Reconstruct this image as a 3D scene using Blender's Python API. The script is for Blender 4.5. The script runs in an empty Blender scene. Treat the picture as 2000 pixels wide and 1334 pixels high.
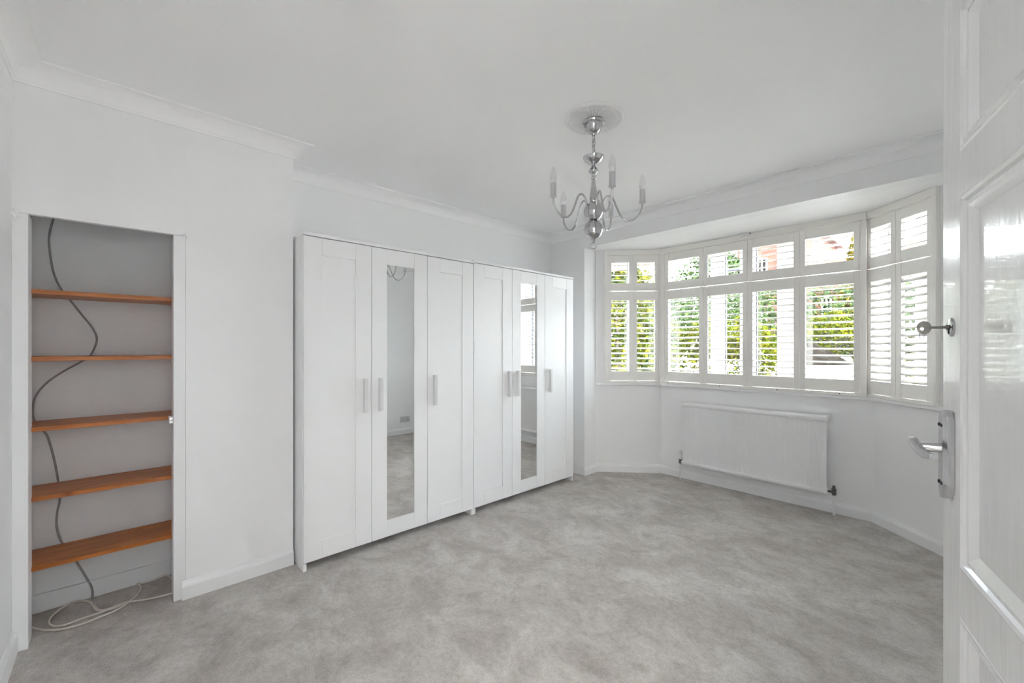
import bpy, bmesh, math, random
from mathutils import Vector, Matrix

sc = bpy.context.scene
col = sc.collection
rnd = random.Random(7)

# ------------------------------------------------------------------ camera, world, sun, exposure
# room axes: +Y towards the bay window, +X right, camera stands at x = y = 0
FPX, HY, CZ, YAW = 824.0, 678.0, 1.252, math.radians(47.02)
cam_d = bpy.data.cameras.new('camera')
cam_d.sensor_width = 36.0
cam_d.lens = 36.0 * FPX / 2000.0
cam_d.shift_y = (HY - 667.0) / 2000.0
cam_d.clip_start = 0.02
cam = bpy.data.objects.new('camera', cam_d)
cam.location = (0, 0, CZ)
cam.rotation_euler = (math.pi / 2, 0, YAW)
col.objects.link(cam)
sc.camera = cam

sc.view_settings.view_transform = 'Standard'
sc.view_settings.look = 'None'
sc.view_settings.gamma = 1.0
sc.view_settings.use_curve_mapping = False
sc.view_settings.exposure = 2.0
sc.cycles.max_bounces = 16
sc.cycles.diffuse_bounces = 12
sc.cycles.glossy_bounces = 6
sc.cycles.transparent_max_bounces = 24
sc.cycles.caustics_reflective = False
sc.cycles.caustics_refractive = False

world = bpy.data.worlds.new('sky')
sc.world = world
world.use_nodes = True
wn, wl = world.node_tree.nodes, world.node_tree.links
wn.clear()
w_out = wn.new('ShaderNodeOutputWorld')
w_bg = wn.new('ShaderNodeBackground')
w_tc = wn.new('ShaderNodeTexCoord')
w_no = wn.new('ShaderNodeTexNoise')
w_no.inputs['Scale'].default_value = 2.3
w_no.inputs['Detail'].default_value = 5.0
w_cr = wn.new('ShaderNodeValToRGB')
w_cr.color_ramp.elements[0].position = 0.40
w_cr.color_ramp.elements[0].color = (0.62, 0.77, 1.0, 1)
w_cr.color_ramp.elements[1].position = 0.52
w_cr.color_ramp.elements[1].color = (0.945, 0.972, 1.0, 1)
wl.new(w_tc.outputs['Generated'], w_no.inputs['Vector'])
wl.new(w_no.outputs['Fac'], w_cr.inputs['Fac'])
wl.new(w_cr.outputs['Color'], w_bg.inputs['Color'])
w_bg.inputs['Strength'].default_value = 6.5
wl.new(w_bg.outputs['Background'], w_out.inputs['Surface'])

sun_d = bpy.data.lights.new('sun', 'SUN')
sun_d.energy = 16.0
sun_d.angle = math.radians(2.0)
sun_d.color = (1.0, 0.975, 0.93)
sun = bpy.data.objects.new('sun', sun_d)
sun.rotation_euler = Vector((-0.75, 0.20, -0.65)).to_track_quat('-Z', 'Y').to_euler()   # from the right, a little behind the house front
sun.location = (0, -5, 8)
col.objects.link(sun)


# ------------------------------------------------------------------ materials
MATS = {}
def mat(name, color, rough=0.5, metal=0.0, noise=0.0, nscale=20.0, bump=0.0, bscale=200.0, color2=None,
        trans=0.0, coat=0.0, emit=None, estr=0.0, spec=0.5, stretch=None, ior=1.45, lo=0.35, hi=0.65):
    if name in MATS:
        return MATS[name]
    m = bpy.data.materials.new(name)
    m.use_nodes = True
    nt = m.node_tree
    b = nt.nodes['Principled BSDF']
    b.inputs['Base Color'].default_value = (*color, 1)
    b.inputs['Roughness'].default_value = rough
    b.inputs['Metallic'].default_value = metal
    b.inputs['IOR'].default_value = ior
    b.inputs['Specular IOR Level'].default_value = spec
    b.inputs['Transmission Weight'].default_value = trans
    b.inputs['Coat Weight'].default_value = coat
    if emit:
        b.inputs['Emission Color'].default_value = (*emit, 1)
        b.inputs['Emission Strength'].default_value = estr
    tc = nt.nodes.new('ShaderNodeTexCoord')
    src = tc.outputs['Object']
    if stretch:
        mp = nt.nodes.new('ShaderNodeMapping')
        mp.inputs['Scale'].default_value = stretch
        nt.links.new(src, mp.inputs['Vector'])
        src = mp.outputs['Vector']
    c2 = color2 or tuple(max(0, c * (1 - noise)) for c in color)
    if noise or color2:
        n = nt.nodes.new('ShaderNodeTexNoise')
        n.inputs['Scale'].default_value = nscale
        n.inputs['Detail'].default_value = 4
        r = nt.nodes.new('ShaderNodeValToRGB')
        r.color_ramp.elements[0].position = lo
        r.color_ramp.elements[0].color = (*c2, 1)
        r.color_ramp.elements[1].position = hi
        r.color_ramp.elements[1].color = (*color, 1)
        nt.links.new(src, n.inputs['Vector'])
        nt.links.new(n.outputs['Fac'], r.inputs['Fac'])
        nt.links.new(r.outputs['Color'], b.inputs['Base Color'])
    if bump:
        n2 = nt.nodes.new('ShaderNodeTexNoise')
        n2.inputs['Scale'].default_value = bscale
        n2.inputs['Detail'].default_value = 3
        bp = nt.nodes.new('ShaderNodeBump')
        bp.inputs['Strength'].default_value = bump
        bp.inputs['Distance'].default_value = 0.004
        nt.links.new(src, n2.inputs['Vector'])
        nt.links.new(n2.outputs['Fac'], bp.inputs['Height'])
        nt.links.new(bp.outputs['Normal'], b.inputs['Normal'])
    MATS[name] = m
    return m

WALL = mat('wall_paint', (0.888, 0.892, 0.897), 0.55, noise=0.012, nscale=3, bump=0.06, bscale=90, spec=0.3)
CEIL = mat('ceiling_paint', (0.922, 0.922, 0.928), 0.7, noise=0.012, nscale=2, bump=0.05, bscale=60, spec=0.2)
TRIM = mat('trim_gloss', (0.85, 0.855, 0.862), 0.28, noise=0.01, nscale=6, bump=0.03, bscale=40)
ALCOVE = mat('alcove_grey', (0.725, 0.75, 0.765), 0.75, noise=0.05, nscale=5, bump=0.06, bscale=90, spec=0.2)  # greyer and darker than the room wall paint
DOORP = mat('door_gloss', (0.84, 0.843, 0.847), 0.20, noise=0.01, nscale=5, bump=0.22, bscale=9, coat=0.3, stretch=(7, 7, 0.8))
FOIL = mat('wardrobe_foil', (0.86, 0.863, 0.868), 0.34, noise=0.01, nscale=8)
FOILD = mat('wardrobe_edge', (0.80, 0.80, 0.805), 0.4, noise=0.01, nscale=8)
DARK = mat('dark_inside', (0.10, 0.10, 0.10), 0.8, noise=0.1)
MIRROR = mat('mirror_silver', (0.93, 0.94, 0.94), 0.004, 1.0)
HANDLE = mat('handle_white', (0.70, 0.70, 0.705), 0.35, noise=0.01)
SHUT = mat('shutter_ivory', (0.860, 0.842, 0.810), 0.38, noise=0.015, nscale=6)
UPVC = mat('upvc_white', (0.76, 0.77, 0.785), 0.25, noise=0.01)
GASK = mat('gasket_grey', (0.12, 0.12, 0.13), 0.6, noise=0.05)
CHROME = mat('chrome', (0.56, 0.56, 0.57), 0.05, 1.0)
STEEL = mat('satin_steel', (0.55, 0.55, 0.56), 0.20, 1.0, noise=0.05, nscale=40)
KEYM = mat('key_nickel', (0.23, 0.22, 0.205), 0.38, 0.85, noise=0.08, nscale=60)
PLAST = mat('white_plastic', (0.82, 0.82, 0.82), 0.35, noise=0.01)
SOCK = mat('socket_plastic', (0.62, 0.62, 0.63), 0.35, noise=0.01)
BLACK = mat('black_plastic', (0.02, 0.02, 0.022), 0.45, noise=0.1)
RADM = mat('radiator_enamel', (0.84, 0.84, 0.845), 0.3, noise=0.01)
BULB = None
SLEEVE = mat('candle_sleeve', (0.62, 0.62, 0.625), 0.28, 0.75, noise=0.02)
CABLE_SHADED = mat('cable_shaded', (0.27, 0.27, 0.27), 0.5, noise=0.06, nscale=30)  # same cream cable, greyed for the shade inside the alcove
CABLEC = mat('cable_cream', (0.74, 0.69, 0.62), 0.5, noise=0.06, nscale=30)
PLASTER = mat('rose_plaster', (0.86, 0.86, 0.86), 0.7, noise=0.01)
BRASS = mat('valve_metal', (0.22, 0.21, 0.20), 0.35, 0.9, noise=0.1)

def carpet():
    m = bpy.data.materials.new('carpet_pile')
    m.use_nodes = True
    nt = m.node_tree
    N, Lk = nt.nodes, nt.links
    b = N['Principled BSDF']
    b.inputs['Roughness'].default_value = 0.95
    b.inputs['Specular IOR Level'].default_value = 0.05
    b.inputs['Sheen Weight'].default_value = 0.15
    tc = N.new('ShaderNodeTexCoord')
    def noise(scale, detail, dist=0.0, vec=None, rough=0.55):
        n = N.new('ShaderNodeTexNoise')
        n.inputs['Scale'].default_value = scale
        n.inputs['Detail'].default_value = detail
        n.inputs['Distortion'].default_value = dist
        n.inputs['Roughness'].default_value = rough
        Lk.new(vec or tc.outputs['Object'], n.inputs['Vector'])
        return n
    def ramp(src, p0, c0, p1, c1):
        r = N.new('ShaderNodeValToRGB')
        r.color_ramp.elements[0].position = p0
        r.color_ramp.elements[0].color = (*c0, 1)
        r.color_ramp.elements[1].position = p1
        r.color_ramp.elements[1].color = (*c1, 1)
        Lk.new(src, r.inputs['Fac'])
        return r
    def mix(a, bb, f, mode='MULTIPLY'):
        x = N.new('ShaderNodeMix')
        x.data_type = 'RGBA'
        x.blend_type = mode
        x.inputs['Factor'].default_value = f
        Lk.new(a, x.inputs['A'])
        Lk.new(bb, x.inputs['B'])
        return x.outputs['Result']
    mp = N.new('ShaderNodeMapping')
    mp.inputs['Rotation'].default_value = (0, 0, math.radians(40))
    mp.inputs['Scale'].default_value = (1.0, 1.25, 1.0)
    Lk.new(tc.outputs['Object'], mp.inputs['Vector'])
    big = ramp(noise(3.4, 9, 0.45, mp.outputs['Vector'], 0.70).outputs['Fac'], 0.40, (0.485, 0.452, 0.424), 0.62, (0.680, 0.652, 0.622))
    streak = ramp(noise(10.0, 6, 0.6, mp.outputs['Vector'], 0.65).outputs['Fac'], 0.30, (0.80, 0.78, 0.765), 0.50, (1, 1, 1))
    tuft = ramp(noise(260.0, 2).outputs['Fac'], 0.33, (0.66, 0.65, 0.64), 0.62, (1.06, 1.06, 1.06))
    c = mix(big.outputs['Color'], streak.outputs['Color'], 0.8)
    fleck = ramp(noise(48.0, 6, 0.3, None, 0.7).outputs['Fac'], 0.36, (0.84, 0.83, 0.82), 0.56, (1.02, 1.02, 1.02))
    c = mix(c, fleck.outputs['Color'], 0.8)
    c = mix(c, tuft.outputs['Color'], 0.75)
    Lk.new(c, b.inputs['Base Color'])
    bp = N.new('ShaderNodeBump')
    bp.inputs['Strength'].default_value = 0.7
    bp.inputs['Distance'].default_value = 0.006
    Lk.new(noise(240.0, 3).outputs['Fac'], bp.inputs['Height'])
    Lk.new(bp.outputs['Normal'], b.inputs['Normal'])
    return m
CARPET = carpet()

def pine():
    m = bpy.data.materials.new('orange_pine')
    m.use_nodes = True
    nt = m.node_tree
    N, Lk = nt.nodes, nt.links
    b = N['Principled BSDF']
    b.inputs['Roughness'].default_value = 0.38
    tc = N.new('ShaderNodeTexCoord')
    mp = N.new('ShaderNodeMapping')
    mp.inputs['Scale'].default_value = (22, 1.4, 22)
    Lk.new(tc.outputs['Object'], mp.inputs['Vector'])
    n = N.new('ShaderNodeTexNoise')
    n.inputs['Scale'].default_value = 2.2
    n.inputs['Detail'].default_value = 6
    n.inputs['Distortion'].default_value = 0.8
    Lk.new(mp.outputs['Vector'], n.inputs['Vector'])
    r = N.new('ShaderNodeValToRGB')
    r.color_ramp.elements[0].position = 0.30
    r.color_ramp.elements[0].color = (0.30, 0.085, 0.012, 1)
    r.color_ramp.elements[1].position = 0.66
    r.color_ramp.elements[1].color = (0.56, 0.185, 0.028, 1)
    Lk.new(n.outputs['Fac'], r.inputs['Fac'])
    v = N.new('ShaderNodeTexVoronoi')           # knots
    v.inputs['Scale'].default_value = 5.0
    mp2 = N.new('ShaderNodeMapping')
    mp2.inputs['Scale'].default_value = (2.0, 1.0, 0.0)
    mp2.inputs['Location'].default_value = (0.35, 0.12, 0.0)
    oi = N.new('ShaderNodeObjectInfo')
    sh = N.new('ShaderNodeVectorMath')
    sh.operation = 'MULTIPLY_ADD'                # another stretch of plank for each shelf
    Lk.new(oi.outputs['Random'], sh.inputs[0])
    sh.inputs[1].default_value = (5.3, 7.9, 0.0)
    Lk.new(tc.outputs['Object'], sh.inputs[2])
    Lk.new(sh.outputs['Vector'], mp2.inputs['Vector'])
    Lk.new(mp2.outputs['Vector'], v.inputs['Vector'])
    r2 = N.new('ShaderNodeValToRGB')
    r2.color_ramp.elements[0].position = 0.05
    r2.color_ramp.elements[0].color = (0.28, 0.16, 0.09, 1)
    r2.color_ramp.elements[1].position = 0.14
    r2.color_ramp.elements[1].color = (1, 1, 1, 1)
    Lk.new(v.outputs['Distance'], r2.inputs['Fac'])
    x = N.new('ShaderNodeMix')
    x.data_type = 'RGBA'
    x.blend_type = 'MULTIPLY'
    x.inputs['Factor'].default_value = 0.85
    Lk.new(r.outputs['Color'], x.inputs['A'])
    Lk.new(r2.outputs['Color'], x.inputs['B'])
    Lk.new(x.outputs['Result'], b.inputs['Base Color'])
    return m
PINE = pine()

def glass_mat(name, tint=(1, 1, 1), refl=0.08):
    m = bpy.data.materials.new(name)
    m.use_nodes = True
    nt = m.node_tree
    N, Lk = nt.nodes, nt.links
    N.remove(N['Principled BSDF'])
    out = N['Material Output']
    t = N.new('ShaderNodeBsdfTransparent')
    t.inputs['Color'].default_value = (*tint, 1)
    g = N.new('ShaderNodeBsdfGlossy')
    g.inputs['Roughness'].default_value = 0.02
    f = N.new('ShaderNodeMixShader')
    f.inputs['Fac'].default_value = refl
    Lk.new(t.outputs[0], f.inputs[1])
    Lk.new(g.outputs[0], f.inputs[2])
    Lk.new(f.outputs[0], out.inputs['Surface'])
    return m
BULB = glass_mat('bulb_glass', (0.96, 0.96, 0.96), 0.10)
BULBN = mat('bulb_neck', (0.80, 0.80, 0.80), 0.4, noise=0.01)
PANE = glass_mat('window_glass', (0.97, 0.985, 0.975), 0.05)


# ------------------------------------------------------------------ helpers
MW = {}
def tag(o, label=None, cat=None, group=None, kind=None):
    if label: o['label'] = label
    if cat: o['category'] = cat
    if group: o['group'] = group
    if kind: o['kind'] = kind
    return o

def thing(name, loc, rotz=0.0, label=None, cat=None, group=None, kind=None, parent=None):
    o = bpy.data.objects.new(name, None)
    o.empty_display_size = 0.05
    col.objects.link(o)
    o.location = loc
    o.rotation_euler = (0, 0, rotz)
    MW[o.name] = Matrix.Translation(Vector(loc)) @ Matrix.Rotation(rotz, 4, 'Z')
    return tag(o, label, cat, group, kind)

def obj(name, bm, m, parent=None, local=False, smooth=False, bevel=0.0, bseg=2, label=None, cat=None, group=None, kind=None, origin=None):
    """link a bmesh as one mesh object; coordinates are world ones unless local=True (then the parent's)"""
    pm = MW[parent.name] if parent is not None else Matrix.Identity(4)
    if parent is not None and not local:
        bmesh.ops.transform(bm, matrix=pm.inverted(), verts=bm.verts)
    xs = [v.co.x for v in bm.verts]; ys = [v.co.y for v in bm.verts]; zs = [v.co.z for v in bm.verts]
    c = Vector(origin) if origin is not None else Vector(((min(xs) + max(xs)) / 2, (min(ys) + max(ys)) / 2, min(zs)))
    for v in bm.verts:
        v.co -= c
    bmesh.ops.recalc_face_normals(bm, faces=bm.faces)
    me = bpy.data.meshes.new(name)
    bm.to_mesh(me)
    bm.free()
    if smooth:
        for p in me.polygons:
            p.use_smooth = True
    me.materials.append(m)
    o = bpy.data.objects.new(name, me)
    col.objects.link(o)
    o.location = c
    if parent is not None:
        o.parent = parent
    MW[o.name] = pm @ Matrix.Translation(c)
    if bevel:
        md = o.modifiers.new('bevel', 'BEVEL')
        md.width = bevel
        md.segments = bseg
        md.limit_method = 'ANGLE'
        md.angle_limit = math.radians(40)
        md.harden_normals = False
    if smooth == 'angle':
        try:
            me.set_sharp_from_angle(angle=math.radians(35))
        except Exception:
            pass
    return tag(o, label, cat, group, kind)

def B(): return bmesh.new()

def box(bm, x0, x1, y0, y1, z0, z1):
    vs = [bm.verts.new(p) for p in ((x0, y0, z0), (x1, y0, z0), (x1, y1, z0), (x0, y1, z0),
                                    (x0, y0, z1), (x1, y0, z1), (x1, y1, z1), (x0, y1, z1))]
    for f in ((0, 3, 2, 1), (4, 5, 6, 7), (0, 1, 5, 4), (1, 2, 6, 5), (2, 3, 7, 6), (3, 0, 4, 7)):
        bm.faces.new([vs[i] for i in f])
    return bm

def bx(*a): return box(B(), *a)

def prism(bm, poly, z0, z1):
    lo = [bm.verts.new((x, y, z0)) for x, y in poly]
    hi = [bm.verts.new((x, y, z1)) for x, y in poly]
    n = len(poly)
    bm.faces.new(lo[::-1]); bm.faces.new(hi)
    for i in range(n):
        bm.faces.new((lo[i], lo[(i + 1) % n], hi[(i + 1) % n], hi[i]))
    return bm

def rot90(bm, axis='X', deg=90):
    bmesh.ops.rotate(bm, cent=(0, 0, 0), matrix=Matrix.Rotation(math.radians(deg), 3, axis), verts=bm.verts)
    return bm

def move(bm, v):
    bmesh.ops.translate(bm, vec=Vector(v), verts=bm.verts)
    return bm

def lathe(bm, prof, segs=32, c=(0, 0, 0)):
    rings = []
    for r, z in prof:
        if r < 1e-5:
            rings.append([bm.verts.new((c[0], c[1], c[2] + z))])
        else:
            rings.append([bm.verts.new((c[0] + r * math.cos(2 * math.pi * i / segs), c[1] + r * math.sin(2 * math.pi * i / segs), c[2] + z)) for i in range(segs)])
    for a, b in zip(rings, rings[1:]):
        for i in range(segs):
            j = (i + 1) % segs
            if len(a) == 1 and len(b) == 1: continue
            if len(a) == 1: bm.faces.new((a[0], b[j], b[i]))
            elif len(b) == 1: bm.faces.new((a[i], a[j], b[0]))
            else: bm.faces.new((a[i], a[j], b[j], b[i]))
    return bm

def catmull(pts, n=8):
    P = [Vector(p) for p in pts]
    P = [P[0] * 2 - P[1]] + P + [P[-1] * 2 - P[-2]]
    out = []
    for i in range(1, len(P) - 2):
        a, b, c, d = P[i - 1:i + 3]
        for k in range(n):
            t = k / n
            out.append(0.5 * ((2 * b) + (c - a) * t + (2 * a - 5 * b + 4 * c - d) * t * t + (3 * b - a - 3 * c + d) * t ** 3))
    out.append(P[-2])
    return out

def tube(bm, pts, r, segs=8, closed=False, smooth_n=0):
    P = catmull(pts, smooth_n) if smooth_n else [Vector(p) for p in pts]
    n = len(P)
    rings, up = [], None
    for i in range(n):
        if closed: t = P[(i + 1) % n] - P[(i - 1) % n]
        else: t = P[min(i + 1, n - 1)] - P[max(i - 1, 0)]
        t.normalize()
        if up is None:
            up = Vector((0, 0, 1)) if abs(t.z) < 0.9 else Vector((1, 0, 0))
        a = up - t * up.dot(t)
        if a.length < 1e-4: a = Vector((1, 0, 0)) - t * t.x
        a.normalize(); up = a
        b = t.cross(a)
        rr = r[i] if isinstance(r, (list, tuple)) else r
        rings.append([bm.verts.new(P[i] + a * rr * math.cos(2 * math.pi * k / segs) + b * rr * math.sin(2 * math.pi * k / segs)) for k in range(segs)])
    m = n if closed else n - 1
    for i in range(m):
        A, Bq = rings[i], rings[(i + 1) % n]
        for k in range(segs):
            bm.faces.new((A[k], A[(k + 1) % segs], Bq[(k + 1) % segs], Bq[k]))
    if not closed:
        bm.faces.new(rings[0][::-1]); bm.faces.new(rings[-1])
    return bm

def offset_path(path, d, closed=False):
    """offset a polyline by d to its right-hand side, mitred"""
    P = [Vector(p) for p in path]
    n = len(P)
    out = []
    for i in range(n):
        def nrm(a, b):
            t = (b - a).normalized()
            return Vector((t.y, -t.x))
        ns = []
        if closed or i > 0: ns.append(nrm(P[(i - 1) % n], P[i]))
        if closed or i < n - 1: ns.append(nrm(P[i], P[(i + 1) % n]))
        if len(ns) == 1: o = ns[0] * d
        else:
            s = (ns[0] + ns[1])
            o = s.normalized() * (d / max(0.2, s.normalized().dot(ns[0])))
        out.append(P[i] + o)
    return out

def sweep(bm, path, prof, closed=False):
    """profile of (distance from wall, z) along a plan path; room on the right-hand side"""
    lines = [[bm.verts.new((p.x, p.y, z)) for p in offset_path(path, d, closed)] for d, z in prof]
    n, k = len(path), len(prof)
    for j in range(k):
        a, b = lines[j], lines[(j + 1) % k]
        for i in range(n if closed else n - 1):
            bm.faces.new((a[i], a[(i + 1) % n], b[(i + 1) % n], b[i]))
    if not closed:
        bm.faces.new([l[0] for l in lines]); bm.faces.new([l[-1] for l in lines][::-1])
    return bm

def copy_tree(o, parent=None, loc=None, rotz=None):
    c = o.copy()
    col.objects.link(c)
    if parent is not None: c.parent = parent
    if loc is not None: c.location = loc
    if rotz is not None: c.rotation_euler = (0, 0, rotz)
    for ch in o.children:
        copy_tree(ch, c)
    return c


# ------------------------------------------------------------------ room shell
ZC = 2.42                      # ceiling
XL, XC, XR, XE = -2.99, -2.65, 0.51, 0.17     # left wall, closet front, right wall, entrance wall
YN, YB = -0.32, 3.33           # near wall, window wall
YJ = 1.45                      # jog between entrance wall and right wall
ZS = 2.221                     # bay soffit
BAY = [(-2.535, YB), (-2.535, 3.520), (-2.062, 3.958), (-0.448, 3.958), (0.025, 3.520), (0.025, YB)]
T = 0.16                       # bay wall thickness

obj('floor', bx(-3.1, 1.75, -1.15, 4.02, -0.12, 0.0), CARPET, label='greige cut pile carpet covering the bedroom floor', cat='carpet', kind='structure', origin=(0, 0, 0))
obj('ceiling', bx(-3.1, 1.75, -1.15, 3.50, ZC, ZC + 0.1), CEIL, label='plain white painted bedroom ceiling', cat='ceiling', kind='structure')
outer = offset_path(BAY, -T)
obj('ceiling_bay', prism(B(), [tuple(p) for p in ([Vector((-2.535 - T, YB + 0.13))] + outer[1:5] + [Vector((0.025 + T, YB + 0.13))])], ZS, ZC + 0.1), CEIL, label='lower white soffit over the bay window', cat='ceiling', kind='structure')
obj('wall_left', bx(XL - 0.1, XL, -0.45, YB + 0.1, 0, ZC), WALL, label='white painted left wall behind the wardrobes', cat='wall', kind='structure')
obj('wall_near', bx(XL - 0.1, XE + 0.1, YN - 0.1, YN, 0, ZC), WALL, label='white wall at the left edge beside the shelf alcove', cat='wall', kind='structure')
# closet front with the shelf alcove
AY0, AY1, AZ = -0.275, 0.196, 1.806
bm = B()
box(bm, XL, XC, 0.246, 0.738, 0, ZC)
obj('wall_closet', bm, WALL, label='white boxed out wall between alcove and wardrobe', cat='wall', kind='structure')
obj('wall_over_alcove', bx(XC - 0.03, XC, YN, 0.2448, AZ, ZC), WALL, label='white panel above the shelf alcove', cat='wall', kind='structure')
obj('ceiling_alcove', bx(XL, XC - 0.03, YN, 0.2448, 2.05, 2.10), ALCOVE, label='grey top board closing the shelf alcove', cat='ceiling', kind='structure')
obj('wall_alcove', bx(XL, XL + 0.004, YN, 0.246, 0, 2.05), ALCOVE, label='dull grey back wall inside the shelf alcove', cat='wall', kind='structure')
obj('trim_1', bx(XC - 0.10, XC + 0.001, YN, AY0, 0, AZ - 0.001), TRIM, label='white jamb board on the left side of the alcove', cat='trim', kind='structure', bevel=0.002)
obj('trim_2', bx(XC - 0.10, XC + 0.001, AY1, 0.243, 0, AZ - 0.001), TRIM, label='white jamb board on the right side of the alcove', cat='trim', kind='structure', bevel=0.002)
obj('baseboard_alcove', bx(XL + 0.004, XL + 0.018, YN + 0.02, 0.245, 0, 0.085), ALCOVE, label='grey skirting board inside the shelf alcove', cat='baseboard', kind='structure', bevel=0.003)
# window wall
obj('wall_back_left', bx(XL, BAY[0][0], YB, YB + 0.13, 0, ZC), WALL, label='narrow white wall between wardrobe and bay window', cat='wall', kind='structure')
obj('wall_back_right', bx(0.025, XR + 0.1, YB, YB + 0.13, 0, ZC), WALL, label='white wall right of the bay opening behind the door', cat='wall', kind='structure')
obj('wall_back_lintel', bx(BAY[0][0], 0.025, YB, YB + 0.13, ZS, ZC), WALL, label='white beam across the top of the bay opening', cat='wall', kind='structure')
obj('wall_right', bx(XR, XR + 0.1, YJ, YB, 0, ZC), WALL, label='white right wall seen in the wardrobe mirror', cat='wall', kind='structure')
obj('wall_right_jog', bx(XE + 0.1, XR + 0.1, YJ - 0.1, YJ, 0, ZC), WALL, label='short white return wall behind the open door', cat='wall', kind='structure')
DY0, DY1, DZ = -0.285, 0.50, 2.01     # doorway the camera stands in front of
obj('wall_entrance', bx(XE, XE + 0.1, DY1, YJ, 0, ZC), WALL, label='white wall that the open door swings towards', cat='wall', kind='structure')
obj('wall_over_door', bx(XE, XE + 0.1, YN, DY1, DZ, ZC), WALL, label='white wall over the doorway', cat='wall', kind='structure')
# hall outside the doorway
obj('wall_hall_far', bx(1.6, 1.7, -1.1, 1.4, 0, ZC), WALL, label='white hall wall opposite the doorway', cat='wall', kind='structure')
obj('wall_hall_side', bx(XE + 0.1, 1.7, 1.25, 1.35, 0, ZC), WALL, label='white hall wall at the far side', cat='wall', kind='structure')
obj('wall_hall_near', bx(XE + 0.1, 1.7, -1.1, -1.0, 0, ZC), WALL, label='white hall wall at the near side', cat='wall', kind='structure')
obj('wall_hall_end', bx(XE, XE + 0.1, -1.1, YN - 0.1, 0, ZC), WALL, label='white hall wall beside the doorway', cat='wall', kind='structure')

# bay walls: low wall under the windows and narrow reveals beside them
def strip(a, b, z0, z1):
    pa, pb = Vector(a), Vector(b)
    t = (pb - pa).normalized()
    nrm = Vector((-t.y, t.x))
    return prism(B(), [tuple(pa), tuple(pb), tuple(pb + nrm * T), tuple(pa + nrm * T)], z0, z1)
def strip_m(i, z0, z1):
    o = offset_path(BAY, -T)
    return prism(B(), [BAY[i], BAY[i + 1], tuple(o[i + 1]), tuple(o[i])], z0, z1)
ZSILL = 0.870
obj('wall_bay_left', strip_m(1, 0, ZSILL), WALL, label='low white wall under the left bay window', cat='wall', kind='structure')
obj('wall_bay_front', strip_m(2, 0, ZSILL), WALL, label='low white wall behind the radiator under the front window', cat='wall', kind='structure')
obj('wall_bay_right', strip_m(3, 0, ZSILL), WALL, label='low white wall under the right bay window', cat='wall', kind='structure')
o = offset_path(BAY, -T)
YQ = YB + 0.13
bm = prism(B(), [(BAY[0][0], YQ), BAY[1], tuple(o[1]), (o[0].x, YQ)], 0, ZS)
obj('wall_bay_jamb_left', bm, WALL, label='white reveal at the left end of the bay', cat='wall', kind='structure')
bm = prism(B(), [BAY[4], (BAY[5][0], YQ), (o[5].x, YQ), tuple(o[4])], 0, ZS)
obj('wall_bay_jamb_right', bm, WALL, label='white reveal at the right end of the bay', cat='wall', kind='structure')

# wings of the bay: origin, direction
WL = (Vector((-2.518, 3.510)), math.radians(43.2))
WF = (Vector((-2.055, 3.943)), 0.0)
WR = (Vector((-0.455, 3.943)), math.radians(-43.2))
LEN = {'l': 0.634, 'f': 1.600, 'r': 0.634}
def wing_strip(w, u0, u1, z0, z1, v0=0.012, v1=T):
    org, a = w
    c, s = math.cos(a), math.sin(a)
    def q(u, v): return (org.x + u * c - v * s, org.y + u * s + v * c)
    return prism(B(), [q(u0, v0), q(u1, v0), q(u1, v1), q(u0, v1)], z0, z1)
obj('wall_bay_pier_left', wing_strip(WL, -0.012, 0.0715, ZSILL + 0.0241, ZS, 0.002), WALL, label='narrow white pier left of the left shutters', cat='wall', kind='structure')
obj('wall_bay_pier_right', wing_strip(WR, 0.4865, 0.646, ZSILL + 0.0241, ZS, 0.002), WALL, label='narrow white pier right of the right shutters', cat='wall', kind='structure')

# window board (sill) running round the bay
sill_path = BAY[1:5]
inn = offset_path(sill_path, 0.040)
out_ = offset_path(sill_path, -T)
bm = prism(B(), [tuple(p) for p in inn] + [tuple(p) for p in out_[::-1]], ZSILL, 0.894)
obj('trim_3', bm, TRIM, label='white window board running round the bay', cat='sill', kind='structure', bevel=0.006, bseg=3)

# cornice all round the room
loop = [(XC, YN), (XC, 0.738), (XL, 0.738), (XL, YB), (XR, YB), (XR, YJ), (XE, YJ), (XE, YN)]
prof = [(0.0, 2.340), (0.006, 2.340), (0.008, 2.352)]
for i in range(9):
    a = math.radians(90 * i / 8)
    prof.append((0.010 + 0.072 * (1 - math.cos(a)), 2.352 + 0.060 * math.sin(a)))
prof += [(0.088, 2.411), (0.088, ZC + 0.004), (0.0, ZC + 0.004)]
obj('trim_4', sweep(B(), loop, prof, True), CEIL, label='white coved cornice around the ceiling', cat='cornice', kind='structure', smooth='angle')

# skirting boards
bprof = [(0, 0), (0.017, 0), (0.017, 0.062), (0.014, 0.072), (0.008, 0.080), (0.005, 0.088), (0, 0.090)]
obj('baseboard_left', sweep(B(), [(XC, 0.228), (XC, 0.737)], bprof), TRIM, label='white skirting board beside the alcove', cat='baseboard', kind='structure')
obj('baseboard_bay', sweep(B(), [(XL, YB)] + BAY + [(XR, YB), (XR, YJ)], [(d, z * 0.93) for d, z in bprof]), TRIM, label='white skirting board round the bay and right wall', cat='baseboard', kind='structure')
obj('baseboard_near', sweep(B(), [(XE, YN), (XC + 0.002, YN)], bprof), TRIM, label='white skirting board at the left edge', cat='baseboard', kind='structure')
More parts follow.
